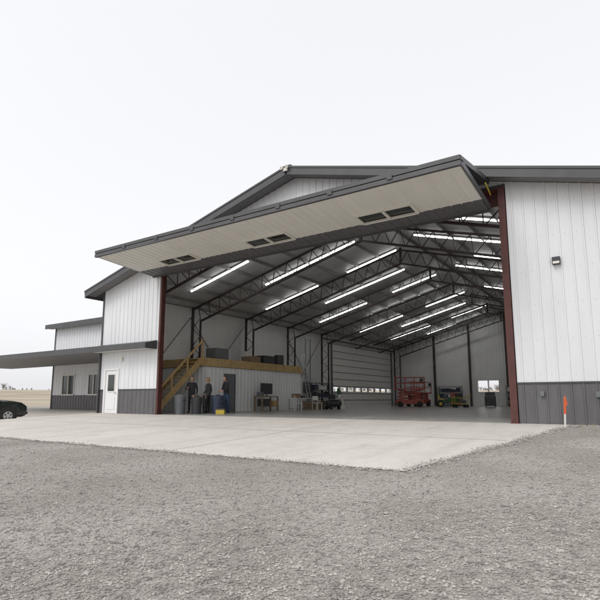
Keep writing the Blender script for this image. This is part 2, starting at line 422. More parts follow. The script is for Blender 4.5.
# bifold door
D=empty('bifold_door'); D.parent=H
DX0,DX1=-18.75,-3.35
A=Vector((0,12.5,6.70)); B=Vector((0,15.55,6.46))
def pan(P,Q,nrm): 
    dv=(Q-P); L=dv.length; dv/=L
    return L,(lambda u,o,z:(u,(P+dv*z+nrm*o).y,(P+dv*z+nrm*o).z))
nlow=Vector((0,(B-A).z,-(B-A).y)).normalized()
if nlow.z>0:nlow=-nlow
L1,mp=pan(A,B,nlow)
mb=MB().mat('doorskin')
wins=[(-6.25),(-10.95),(-15.75)]; wy0,wy1=1.50,2.18; wd=.95
segs=sorted([(w-wd,w+wd) for w in wins]); cur=DX0
for a,b in segs:
    siding(mb,cur,a,0,L1-.85,mp); siding(mb,a,b,0,wy0,mp); siding(mb,a,b,wy1,L1-.85,mp); cur=b
siding(mb,cur,DX1,0,L1-.85,mp)
mb.build('lower_leaf_skin',D)
mb=MB().mat('char'); siding(mb,DX0,DX1,L1-.85,L1,mp); mb.build('lower_leaf_wainscot',D)
mb=MB()
def P_(u,z,o): return Vector(mp(u,o,z))
for w in wins:
    mb.mat('frame')
    for (u0,z0,u1,z1) in((w-wd,wy0,w+wd,wy0),(w-wd,wy1,w+wd,wy1),(w-wd,wy0,w-wd,wy1),(w+wd,wy0,w+wd,wy1),(w,wy0,w,wy1)):
        mb.beam(P_(u0,z0,.02),P_(u1,z1,.02),.09,.06,up=nlow)
    mb.mat('glass').add([P_(w-wd,wy0,-.03),P_(w+wd,wy0,-.03),P_(w+wd,wy1,-.03),P_(w-wd,wy1,-.03)],[(0,1,2,3)])
mb.build('door_windows',D)
mb=MB().mat('trim')
up=-nlow*.17
mb.box(DX0-.02,DX1+.02,12.40,12.50,6.66,6.79); mb.box(DX0-.02,DX1+.02,12.40,12.50,6.82,6.94)
mb.box(DX0,DX1,15.50,15.58,6.40,6.58)
mb.add([(DX0,12.45,6.94),(DX1,12.45,6.94),(DX1,15.6,7.50),(DX0,15.6,7.50)],[(0,1,2,3)])
mb.add([(DX0,12.5,6.80),(DX1,12.5,6.80),(DX1,15.6,7.34),(DX0,15.6,7.34)],[(0,1,2,3)])
for x in(DX0,DX1):
    mb.beam((x,12.45,6.87),(x,15.6,7.42),.06,.15)
    mb.beam(Vector((x,A.y,A.z))+up*.5,Vector((x,B.y,B.z))+up*.5,.06,.17)
n=7
for i in range(n+1):
    x=DX0+(DX1-DX0)*i/n
    mb.beam((x,12.6,6.82),(x,15.5,6.60),.05,.06)
mb.mat('yellow'); mb.beam((DX1+.06,14.9,7.08),(DX1+.06,15.5,6.92),.03,.05)
mb.mat('trim')
for i in range(1,8):
    x=DX0+(DX1-DX0)*i/8; mb.box(x-.08,x+.08,12.37,12.41,6.74,6.87)
mb.build('leaf_frame',D)
mb=MB().mat('dark')
for x in(DX0+.5,DX1-.5): mb.beam((x,15.62,6.45),(x,15.66,7.15),.06,.01)
mb.build('lift_straps',D)
# entry door
E=empty('entry_door'); E.parent=H
mb=MB().mat('doorwhite'); mb.box(-22.17,-21.23,YF+.0,YF+.05,.02,2.12)
mb.box(-22.27,-22.17,YF-.05,YF+.1,0,2.2); mb.box(-21.23,-21.13,YF-.05,YF+.1,0,2.2); mb.box(-22.17,-21.23,YF-.05,YF+.1,2.12,2.2)
mb.box(-22.0,-21.4,YF-.02,YF,.2,.8)
mb.mat('frame').box(-21.99,-21.41,YF-.025,YF,1.05,1.95); mb.mat('glass').box(-21.95,-21.45,YF-.032,YF-.02,1.1,1.9)
mb.mat('metal').cyl((-21.33,YF,1.0),(-21.33,YF-.07,1.0),.03); mb.build('door_leaf',E,bevel=.004)
mb=MB().mat('dark'); mb.box(-1.75,-1.54,YF-.14,YF-.02,4.5,4.71); mb.mat('frame').box(-1.73,-1.56,YF-.15,YF-.14,4.51,4.58); mb.build('wall_light_right',H,bevel=.01)
mb=MB().mat('frame'); mb.box(-21.0,-20.86,YF-.12,YF-.02,2.55,2.72); mb.build('wall_light_left',H,bevel=.01)
mb=MB().mat('grey'); mb.box(-2.3,-2.2,YF-.09,YF-.02,.78,.92); mb.box(-.95,-.8,YF-.09,YF-.02,.75,.9); mb.build('outlet_boxes',H,bevel=.005)
mb=MB().mat('frame'); mb.box(XC-.1,XC+.1,Y0-.12,Y0-.06,ZR-.20,ZR-.08)
for s in(-1,1): mb.cyl((XC+s*.10,Y0-.10,ZR-.05),(XC+s*.13,Y0-.20,ZR-.09),.035,.065)
mb.build('peak_floodlight',H)
# overhead door on left wall
O=empty('overhead_door'); O.parent=H
mb=MB().mat('ohd'); xo=XL+.28; zs=0.02
nrow=9; rh=5.58/nrow
for i in range(nrow):
    z0=zs+i*rh; z1=z0+rh-.015
    if i==2:
        zz0=z0+.14; zz1=z1-.1
        mb.box(xo-.05,xo,38.5,51.5,z0,zz0); mb.box(xo-.05,xo,38.5,51.5,zz1,z1)
        nw=9; pw=13.0/nw
        for k in range(nw+1):
            c=38.5+k*pw; mb.box(xo-.05,xo,max(38.5,c-.22),min(51.5,c+.22),zz0,zz1)
    else: mb.box(xo-.05,xo,38.5,51.5,z0,z1)
mb.mat('grey')
for i in range(nrow): mb.box(xo,xo+.04,38.5,51.5,zs+i*rh+rh-.04,zs+i*rh+rh-.0)
for y in(38.5,51.5): mb.box(xo,xo+.1,y-.1,y+.1,0,5.8)
mb.build('door_sections',O)
# mezzanine
Z=empty('mezzanine'); Z.parent=H
MX,MY0,MY1,MZ=-19.0,19.4,28.6,2.86
mb=MB().mat('wood'); mb.box(XL+.3,MX+.05,MY0,MY1,MZ-.3,MZ); mb.box(MX+.05,MX+.09,MY0,MY1,MZ-.42,MZ+.02); mb.box(XL+.3,MX+.05,MY0-.05,MY0,MZ-.42,MZ+.02)
for i in range(11):
    y=MY0+.3+i*.85; mb.box(MX+.09,MX+.12,y,y+.06,MZ-.42,MZ+.02)
mb.build('mezzanine_deck',Z)
mb=MB().mat('liner'); fm=lambda u,o,z:(MX+o,u,z)
siding(mb,MY0+.1,20.9,0,MZ-.43,fm); siding(mb,21.9,MY1,0,MZ-.43,fm); siding(mb,20.9,21.9,2.1,MZ-.43,fm)
siding(mb,XL+.3,MX,0,MZ-.43,lambda u,o,z:(u,MY0+.1-o,z)); siding(mb,XL+.3,MX,0,MZ-.43,lambda u,o,z:(u,MY1+o,z))
mb.mat('grey').box(MX-.1,MX-.04,20.9,21.9,0,2.1)
mb.build('mezzanine_walls',Z)
mb=MB().mat('wood')
ns=14; y0=16.3
for i in range(ns):
    z=MZ*(i+1)/ns; y=y0+(MY0-y0)*(i)/ns
    mb.box(-20.3,-19.25,y,y+.27,z-.05,z)
for x in(-20.33,-19.22): mb.beam((x,y0,.0),(x,MY0,MZ-.05),.05,.3)
for t in(0,.33,.66,1): mb.box(-19.24,-19.16,y0+(MY0-y0)*t-.04,y0+(MY0-y0)*t+.04,MZ*t,MZ*t+.95)
mb.beam((-19.2,y0,.95),(-19.2,MY0,MZ+.95),.05,.1)
mb.build('stairs',Z)
mb=MB().mat('dark')
mb.box(-20.4,-19.6,25.3,26.4,MZ,MZ+.6); mb.cyl((-19.9,27.3,MZ),(-19.9,27.3,MZ+.75),.33); mb.mat('wood2'); mb.box(-20.3,-19.5,23.9,24.8,MZ,MZ+.45); mb.mat('grey').box(-21,-20.2,21.5,22.6,MZ,MZ+.8)
mb.mat('paper').box(-20.6,-20.1,24.2,24.7,MZ+.46,MZ+.8)
mb.build('stored_boxes',Z,bevel=.02)
mb=MB().mat('grey'); mb.box(XL+.29,XL+.42,34.0,34.6,1.2,2.1); mb.box(XL+.29,XL+.42,34.8,35.2,1.3,2.0); mb.beam((XL+.33,34.3,2.1),(XL+.33,34.3,5.6),.04); mb.beam((XL+.33,35.0,2.0),(XL+.33,35.0,5.6),.04)
mb.build('electrical_panels',H,bevel=.01)

# ------------------------------------------------------------ office wing
W=empty('office_wing'); W.parent=H
WX0,WX1,WY=-34.3,XL,20.0
ww=lambda u,o,z:(u,WY-o,z)
wn=[(-33.1,-31.6),(-30.1,-28.9)]
mb=MB().mat('char'); siding(mb,WX0,WX1,-.6,WZ-.2,ww)
mb.build('wing_wainscot',W)
mb=MB().mat('white')
cur=WX0
for a,b in wn:
    siding(mb,cur,a,WZ-.2,5.72,ww); siding(mb,a,b,2.35,5.72,ww); cur=b
siding(mb,cur,WX1,WZ-.2,5.72,ww)
siding(mb,WY,32,-.6,5.72,lambda u,o,z:(WX0-o,u,z)); siding(mb,WX0,WX1,-.6,5.72,lambda u,o,z:(u,32+o,z))
mb.build('wing_siding',W)
mb=MB()
for a,b in wn:
    mb.mat('frame')
    z0,z1=WZ-.2,2.35
    for u in(a,(a+b)/2-.04,b-.08): mb.box(u,u+.08,WY-.05,WY+.05,z0,z1)
    mb.box(a,b,WY-.055,WY+.05,z0-.02,z0+.06); mb.box(a,b,WY-.055,WY+.05,z1-.06,z1+.03)
    mb.mat('glass').box(a,b,WY+.0,WY+.02,z0,z1)
mb.build('wing_windows',W)
mb=MB().mat('trim')
mb.box(WX0-.5,WX1-.35,WY-.55,WY-.5,5.62,5.92)
mb.add([(WX0-.5,WY-.5,5.9),(WX1-.3,WY-.5,5.9),(WX1-.3,26,6.8),(WX0-.5,26,6.8)],[(0,1,2,3)])
mb.add([(WX0-.5,32.5,5.9),(WX1-.3,32.5,5.9),(WX1-.3,26,6.8),(WX0-.5,26,6.8)],[(0,1,2,3)])
mb.add([(WX0-.5,WY-.5,5.9),(WX0-.5,WY-.5,5.65),(WX0-.5,26,6.55),(WX0-.5,26,6.8)],[(0,1,2,3)])
mb.add([(WX0-.5,32.5,5.9),(WX0-.5,32.5,5.65),(WX0-.5,26,6.55),(WX0-.5,26,6.8)],[(0,1,2,3)])
mb.box(WX0-.04,WX0+.06,WY-.04,WY+.05,-.6,5.7)
mb.mat('soffw'); mb.box(WX0-.48,WX1-.4,WY-.5,WY-.03,5.66,5.7)
mb.add([(WX0,WY,5.7),(WX0,32,5.7),(WX0,26,6.6)],[(0,1,2)])
mb.build('wing_roof',W)
mb=MB().mat('trim'); CY=15.05; CX0=-40.0; CR=JL-.1
mb.box(CX0,CR,CY-.05,CY,3.0,3.27)
mb.add([(CX0,CY,3.26),(XL-.1,CY,3.26),(XL-.1,WY-.05,4.1),(CX0,WY-.05,4.1)],[(0,1,2,3)])
mb.add([(XL-.1,CY,3.26),(CR,CY,3.26),(CR,YF-.03,3.42),(XL-.1,YF-.03,3.42)],[(0,1,2,3)])
mb.add([(CR,CY,3.26),(CR,CY,3.0),(CR,YF-.03,3.0),(CR,YF-.03,3.42)],[(0,1,2,3)])
mb.add([(CX0,CY,3.26),(CX0,CY,3.0),(CX0,WY,3.0),(CX0,WY,4.1)],[(0,1,2,3)])
mb.add([(CX0,WY-.04,3.0),(WX0,WY-.04,3.0),(WX0,WY-.04,4.1),(CX0,WY-.04,4.1)],[(0,1,2,3)])
for k in range(46):
    x=CX0+.2+k*.41
    if x<XL-.1: mb.beam((x,CY,3.275),(x,WY-.05,4.115),.03,.03)
mb.mat('soffit').box(CX0+.02,XL-.05,CY+.0,WY-.03,3.02,3.05)
mb.mat('soffw').box(XL-.04,CR-.02,CY+.0,YF-.03,3.02,3.05)
mb.mat('char')
mb.box(CX0+.2,CX0+.4,15.2,15.4,-1.0,3.02)
mb.mat('trim').box(-28.72,-28.6,WY-.14,WY-.04,-.1,3.02)
mb.box(XL-.02,XL+.07,YF-.13,YF-.045,.05,3.0)
mb.build('porch_canopy',W)

# ------------------------------------------------------------ clutter
def trash_can(x,y,h=.8,r=.28,mat='grey',name='trash_can'):
    mb=MB().mat(mat); mb.cyl((0,0,0),(0,0,h),r*.8,r,20); mb.cyl((0,0,h),(0,0,h+.05),r*1.07,r*1.05,20); mb.cyl((0,0,h+.05),(0,0,h+.13),r*.9,r*.3,20)
    mb.mat('dark').beam((-.1,0,h+.14),(.1,0,h+.14),.03)
    for s in(-1,1): mb.box(s*r*1.0-.04,s*r*1.0+.04,-.08,.08,h-.2,h-.15)
    o=mb.build(name); o.location=(x,y,.016); return o
trash_can(-17.95,16.75); trash_can(-17.4,17.3,.72,.26,'dark'); trash_can(-16.7,18.0,.75,.3,'blue')
def barrel(x,y,mat='blue'):
    mb=MB().mat(mat)
    for a,b,r in((0,.03,.3),(.03,.28,.285),(.28,.32,.3),(.32,.57,.285),(.57,.61,.3),(.61,.85,.285),(.85,.88,.3)):
        mb.cyl((0,0,a),(0,0,b),r,r,20)
    mb.mat('metal').cyl((.15,0,.88),(.15,0,.9),.04); o=mb.build('oil_drum'); o.location=(x,y,.016)
barrel(-18.3,19.0,'grey'); barrel(-18.3,20.2,'blue')
# small yellow tool box with a handle
mb=MB().mat('yellow'); mb.box(-.2,.2,-.12,.12,0,.2); mb.mat('dark').box(-.21,.21,-.13,.13,.2,.26); mb.beam((-.1,0,.26),(-.1,0,.34),.02); mb.beam((.1,0,.26),(.1,0,.34),.02); mb.beam((-.11,0,.34),(.11,0,.34),.025)
o=mb.build('tool_box',bevel=.015); o.location=(-16.25,17.7,.016); o.rotation_euler[2]=.5
mb=MB().mat('wood2'); mb.box(-.3,.3,-.8,.8,.82,.87)
for a in(-.27,.27):
    for b in(-.75,.75): mb.box(a-.04,a+.04,b-.04,b+.04,0,.82)
mb.box(-.28,.28,-.76,.76,.25,.28); mb.mat('dark').box(-.03,.03,-.55,.55,.98,1.62); mb.box(-.1,.1,-.12,.12,.87,.89); mb.box(-.02,.02,-.03,.03,.87,1.0)
mb.mat('grey').box(-.2,.2,-.7,-.5,.87,1.1); mb.mat('wood').box(-.2,.25,.45,.75,.28,.6); mb.mat('dark').box(-.2,.25,-.6,0,.28,.7)
o=mb.build('workbench',bevel=.008); o.location=(-18.4,24.0,.016)
# folding table and chair
mb=MB().mat('paper'); mb.box(-.38,.38,-.9,.9,.72,.76)
mb.mat('grey')
for b in(-.7,.7):
    mb.beam((-.3,b,0),(-.3,b,.72),.03); mb.beam((.3,b,0),(.3,b,.72),.03); mb.beam((-.3,b,.1),(.3,b,.1),.03)
mb.mat('wood2').box(-.2,.2,-.6,-.1,.76,1.02); mb.mat('dark').box(-.15,.15,.2,.55,.76,.9)
o=mb.build('folding_table'); o.location=(-17.7,26.4,.016); o.rotation_euler[2]=.1
def chair(x,y,rot):
    mb=MB().mat('paper'); mb.box(-.22,.22,-.22,.22,.43,.46); mb.box(-.22,.22,.2,.23,.62,.88)
    for a in(-.2,.2):
        mb.beam((a,-.2,0),(a,-.2,.43),.03); mb.beam((a,.22,0),(a,.22,.88),.03)
    o=mb.build('chair'); o.location=(x,y,.016); o.rotation_euler[2]=rot
chair(-17.0,25.3,2.2); chair(-16.9,27.3,1.2)
def pallet_stack(x,y,n,rot):
    mb=MB().mat('wood2')
    for k in range(n):
        z=k*.14
        for i in range(7): mb.box(-.6+i*.18,-.6+i*.18+.12,-.5,.5,z+.11,z+.13)
        for i in(-.5,-.04,.42): mb.box(-.6,.6,i,i+.08,z+.02,z+.11)
        for i in(-.6,-.05,.48): mb.box(i,i+.12,-.5,.5,z,z+.02)
    o=mb.build('wood_pallet_stack'); o.location=(x,y,.016); o.rotation_euler[2]=rot
pallet_stack(-18.2,29.0,4,.1)
def compressor(x,y,rot):
    mb=MB().mat('dark'); mb.cyl((-.5,0,.4),(.5,0,.4),.22,.22,20); mb.ball((-.5,0,.4),.1,.22,.22); mb.ball((.5,0,.4),.1,.22,.22)
    mb.mat('grey').box(-.35,.35,-.2,.2,.62,.68); mb.mat('dark').box(-.3,0,-.15,.15,.68,1.0); mb.mat('metal').cyl((.2,-.12,.85),(.2,.12,.85),.13)
    mb.mat('black')
    for s in(-.23,.23): mb.cyl((-.4,s-.03,.14),(-.4,s+.03,.14),.14)
    mb.box(.4,.46,-.15,.15,0,.2); mb.beam((.5,0,.6),(.8,0,.95),.03)
    o=mb.build('air_compressor'); o.location=(x,y,.016); o.rotation_euler[2]=rot
compressor(-17.2,29.9,1.2)
mb=MB().mat('paper'); mb.add([(-.02,-.4,0),(.02,-.4,0),(.02,.4,0),(-.02,.4,0),(-.28,-.28,1.0),(-.24,-.28,1.0),(-.24,.28,1.0),(-.28,.28,1.0)],[(0,3,2,1),(4,5,6,7),(0,1,5,4),(1,2,6,5),(2,3,7,6),(3,0,4,7)])
mb.mat('wood2').beam((-.6,0,0),(-.26,0,.98),.04); mb.mat('dark').beam((.022,-.2,.35),(-.1,.2,.62),.02)
o=mb.build('sandwich_board_sign'); o.location=(-17.3,31.0,.016); o.rotation_euler[2]=-.5
mb=MB().mat('metal')
for s in(-.22,.22): mb.beam((0,s,0),(-.8,s,4.2),.04,.08)
for i in range(13): 
    t=(i+1)/14; mb.beam((-.8*t,-.22,4.2*t),(-.8*t,.22,4.2*t),.03)
o=mb.build('extension_ladder'); o.location=(-21.0,33.0,.016)
def lift(x,y,rot,h):
    mb=MB().mat('red'); mb.box(-1.2,1.2,-.5,.5,.25,.65)
    mb.mat('black')
    for a in(-.85,.85):
        for b in(-.55,.4): mb.cyl((a,b,.25),(a,b+.15,.25),.25,.25,18)
    mb.mat('red'); n=3; z0=.65; dz=(h-z0)/n
    for i in range(n):
        for s in(-.35,.35):
            mb.beam((-1,s,z0+i*dz+.04),(1,s,z0+(i+1)*dz-.04),.05,.1); mb.beam((1,s,z0+i*dz+.04),(-1,s,z0+(i+1)*dz-.04),.05,.1)
    mb.box(-1.3,1.3,-.55,.55,h,h+.12)
    for a in(-1.27,-.4,.4,1.27):
        for b in(-.52,.52): mb.beam((a,b,h+.1),(a,b,h+1.1),.05)
    for zz in(h+.6,h+1.1):
        for b in(-.52,.52): mb.beam((-1.27,b,zz),(1.27,b,zz),.05)
        for a in(-1.27,1.27): mb.beam((a,-.52,zz),(a,.52,zz),.05)
    mb.mat('dark').box(.9,1.2,-.62,-.5,h+.7,h+1.0)
    o=mb.build('scissor_lift'); o.location=(x,y,.016); o.rotation_euler[2]=rot
lift(-17.0,43.2,.3,1.5); lift(-17.6,46.8,1.2,1.2)
def tractor(x,y,rot):
    mb=MB().mat('green'); 
    mb.box(.15,1.0,-.24,.24,.45,.82); mb.box(1.0,1.08,-.2,.2,.45,.74); mb.box(-.75,.2,-.42,.42,.42,.5); mb.box(-.8,-.2,-.45,.45,.5,.62)
    mb.mat('yellow').box(-.55,-.15,-.22,.22,.62,.72); mb.box(-.65,-.55,-.22,.22,.68,1.05)
    mb.mat('black')
    for s in(-.5,.34): mb.cyl((-.5,s,.3),(-.5,s+.17,.3),.3,.3,20)
    for s in(-.4,.28): mb.cyl((.75,s,.2),(.75,s+.12,.2),.2,.2,18)
    mb.mat('yellow')
    for s in(-.51,.5): mb.cyl((-.5,s,.3),(-.5,s+.02,.3),.14,.14)
    mb.mat('dark').beam((.25,0,.8),(.05,0,1.0),.04); mb.cyl((.06,0,1.0),(.03,0,1.03),.17,.17); mb.mat('grey').box(-.2,.5,-.55,.55,.15,.3)
    o=mb.build('lawn_tractor',bevel=.015); o.location=(x,y,.016); o.rotation_euler[2]=rot
tractor(-13.9,43.6,.4)
# yellow utility trolley
mb=MB().mat('yellow'); mb.box(-.6,.6,-.35,.35,.28,.34); mb.box(-.6,.6,-.35,.35,.78,.83)
for a in(-.57,.57):
    for b in(-.32,.32): mb.beam((a,b,.3),(a,b,.95),.04)
mb.beam((.57,-.32,.95),(.8,-.32,1.05),.04); mb.beam((.57,.32,.95),(.8,.32,1.05),.04); mb.beam((.8,-.32,1.05),(.8,.32,1.05),.04)
mb.mat('black')
for a in(-.45,.45):
    for b in(-.34,.28): mb.cyl((a,b,.13),(a,b+.06,.13),.13)
mb.mat('dark').box(-.4,.1,-.2,.2,.83,1.15); mb.mat('grey').box(.2,.45,-.2,.15,.34,.6)
o=mb.build('utility_cart'); o.location=(-12.3,42.3,.016); o.rotation_euler[2]=.6
def shelf(x,y,rot,w=2.4):
    mb=MB().mat('grey')
    for a in(-w/2,w/2):
        for b in(-.3,.3): mb.box(a-.03,a+.03,b-.03,b+.03,0,2)
    for z in(.2,.8,1.4,1.95): mb.box(-w/2,w/2,-.3,.3,z,z+.04)
    for z in(.24,.84,1.44):
        u=-w/2+.1
        while u<w/2-.35:
            ww_=random.uniform(.2,.45); mb.mat(random.choice(['dark','wood2','paper','dark','blue','grey'])); mb.box(u,u+ww_,-.22,.2,z,z+random.uniform(.2,.45)); u+=ww_+.06
    o=mb.build('storage_shelf'); o.location=(x,y,.016); o.rotation_euler[2]=rot
shelf(-16.2,52.1,0); shelf(-9.4,52.1,0); shelf(-21.6,35.6,math.pi/2,2.6)
def chest(x,y,rot,mat='red'):
    mb=MB().mat(mat); mb.box(-.45,.45,-.25,.25,.12,.95); mb.box(-.4,.4,-.22,.22,.97,1.3)
    mb.mat('metal')
    for z in(.3,.5,.7,.85,1.08,1.2): mb.box(-.38,.38,-.275,-.25,z,z+.02)
    mb.mat('black')
    for a in(-.38,.38):
        for b in(-.18,.18): mb.cyl((a-.02,b,.06),(a+.02,b,.06),.06)
    o=mb.build('tool_chest',bevel=.01); o.location=(x,y,.016); o.rotation_euler[2]=rot
chest(-15.2,50.5,.1); chest(-10.9,46.5,.3,'dark')
mb=MB().mat('green'); mb.cyl((0,-.13,.12),(0,-.13,1.4),.11); mb.ball((0,-.13,1.4),.11,.11,.12); mb.mat('grey').cyl((0,.13,.12),(0,.13,1.2),.12); mb.ball((0,.13,1.2),.12,.12,.12)
mb.mat('grey').box(-.15,.15,-.28,.28,.08,.12); mb.beam((-.15,-.2,.1),(-.18,-.2,1.2),.03); mb.beam((-.15,.2,.1),(-.18,.2,1.2),.03); mb.beam((-.18,-.2,1.2),(-.18,.2,1.2),.03)
mb.mat('black').cyl((-.15,-.33,.13),(-.15,-.28,.13),.13); mb.cyl((-.15,.28,.13),(-.15,.33,.13),.13)
o=mb.build('gas_cylinder_cart'); o.location=(-18.5,33.0,.016)
mb=MB().mat('paper'); mb.box(-.02,.02,-.012,.012,0,.35); mb.mat('orange').box(-.025,.025,-.014,.014,.35,.76); mb.add([(-.025,-.014,.76),(.025,-.014,.76),(.025,.014,.76),(-.025,.014,.76),(0,0,.83)],[(0,1,4),(1,2,4),(2,3,4),(3,0,4)])
mb.mat('orange'); mb.add([(.0,-.02,.72),(.05,.01,.71),(.065,-.02,.58),(.015,-.02,.60)],[(0,1,2,3)])
o=mb.build('survey_stake'); o.location=(-1.66,14.9,gz(-1.5,14.9)); o.rotation_euler=(0.03,.05,.4)

# ------------------------------------------------------------ car
def car(x,y,rot):
    mb=MB()
    S=[(2.36,.70,.42,.66,.70,.60),(2.33,.84,.34,.80,.86,.72),(2.15,.90,.28,.92,.99,.78),(1.7,.925,.27,1.0,1.07,.80),(1.15,.93,.27,1.04,1.12,.82),(.98,.93,.27,1.06,1.16,.80),
       (.30,.93,.27,1.08,1.68,.64),(.18,.93,.27,1.08,1.72,.64),(-.38,.93,.27,1.09,1.76,.645),(-.48,.93,.27,1.09,1.76,.645),(-1.25,.93,.27,1.10,1.75,.64),(-1.35,.93,.27,1.10,1.75,.64),
       (-1.95,.92,.27,1.10,1.71,.62),(-2.08,.92,.27,1.10,1.67,.61),(-2.28,.90,.30,1.08,1.14,.78),(-2.36,.84,.34,.85,.9,.74),(-2.38,.70,.42,.6,.7,.6)]
    rings=[]
    for (sx,w,zb,be,zt,tw) in S:
        h=[(0,zb),(.8*w,zb),(w*.97,zb+.1),(w,zb+.22),(w*1.0,(zb+be)/2+.1),(.975*w,be),(tw,zt-.07),(tw-.13,zt),(0,zt+.025)]
        rings.append([(sx,a,b) for a,b in h]+[(sx,-a,b) for a,b in h[1:-1][::-1]])
    n=len(rings[0])
    vs=[p for r in rings for p in r]
    for g in('carpaint','glass','black','dark'): mb.mat(g)
    mb.mat('carpaint'); mb.add(vs,[])
    for i in range(len(rings)-1):
        x0=S[i][0];x1=S[i+1][0]
        for j in range(n):
            k=(j+1)%n; f=[i*n+j,i*n+k,(i+1)*n+k,(i+1)*n+j]
            g='carpaint'
            if j in(5,n-6) and (x0<.99 and x1>-2.1) and i not in(6,8,10,12): g='glass'
            if i in(5,13) and 6<=j<=n-7: g='glass'
            if j in(0,n-1): g='black'
            if j in(1,2,n-2,n-3): g='dark'
            mb.f.append(f); mb.mi.append(mb.mats.index(g))
    mb.f.append(list(range(n))); mb.mi.append(0); mb.f.append([(len(rings)-1)*n+q for q in range(n)][::-1]); mb.mi.append(0)
    ob=mb.build('body',None,smooth=True)
    b=ob.modifiers.new('b','BEVEL'); b.width=.02; b.segments=2; b.limit_method='ANGLE'; b.angle_limit=rad(25)
    P=empty('parked_car'); ob.parent=P
    for wx,nm in((1.42,'f'),(-1.4,'r')):
        for s in(-1,1):
            w=MB().mat('black'); w.cyl((wx,s*.80,.37),(wx,s*.945,.37),.46,.44,28)
            w.cyl((wx,s*.78,.35),(wx,s*.955,.35),.35,.35,28)
            w.cyl((wx,s*.955,.35),(wx,s*.965,.35),.35,.31,28)
            w.mat('metal').cyl((wx,s*.955,.35),(wx,s*.968,.35),.225,.21,24)
            w.mat('dark')
            for k in range(5):
                a=k*2*math.pi/5+.3
                w.cyl((wx+.135*math.cos(a),s*.96,.35+.135*math.sin(a)),(wx+.135*math.cos(a),s*.972,.35+.135*math.sin(a)),.048,.045,10)
            w.mat('metal').cyl((wx,s*.96,.35),(wx,s*.98,.35),.05,.04,12)
            w.build('wheel_'+nm+('l' if s>0 else 'r'),P)
    d=MB()
    for s in(-1,1):
        d.mat('headlamp').ball((2.22,s*.68,.78),.14,.17,.09); d.mat('orange').ball((2.12,s*.83,.78),.08,.06,.05)
        d.mat('carpaint').ball((.72,s*1.02,1.13),.09,.13,.09); d.mat('dark').beam((.72,s*.9,1.08),(.72,s*1.0,1.1),.05)
        d.mat('tail').box(-2.36,-2.25,s*.78-.08,s*.78+.08,.75,1.05)
        for hx in(-.2,-1.1): d.mat('dark').box(hx-.1,hx+.1,s*.935-.02,s*.935+.02,.93,.97)
        for hx in(.6,-.43,-1.3): d.mat('black').box(hx-.006,hx+.006,s*.932-.003,s*.932+.003,.42,1.05)
        d.mat('dark').beam((.1,s*.5,1.80),(-1.8,s*.5,1.79),.03,.03)
    d.mat('dark').box(2.3,2.385,-.45,.45,.58,.74); d.mat('metal').box(2.33,2.39,-.47,.47,.73,.76)
    d.mat('carpaint').box(2.3,2.42,-.75,.75,.4,.53); d.mat('paper').box(2.42,2.425,-.16,.16,.42,.52); d.mat('dark').box(-2.42,-2.3,-.78,.78,.4,.58)
    d.build('fittings',P,bevel=.01)
    P.location=(x,y,gz(x,y)+.03); P.rotation_euler=(0,0,rot)
    return P
rot=rad(33.7+50)
hd=Vector((math.cos(rot),math.sin(rot)))
frontpt=F*26.6+R*(-14.55)
cc=frontpt-hd*2.38
car(cc.x,cc.y,rot)

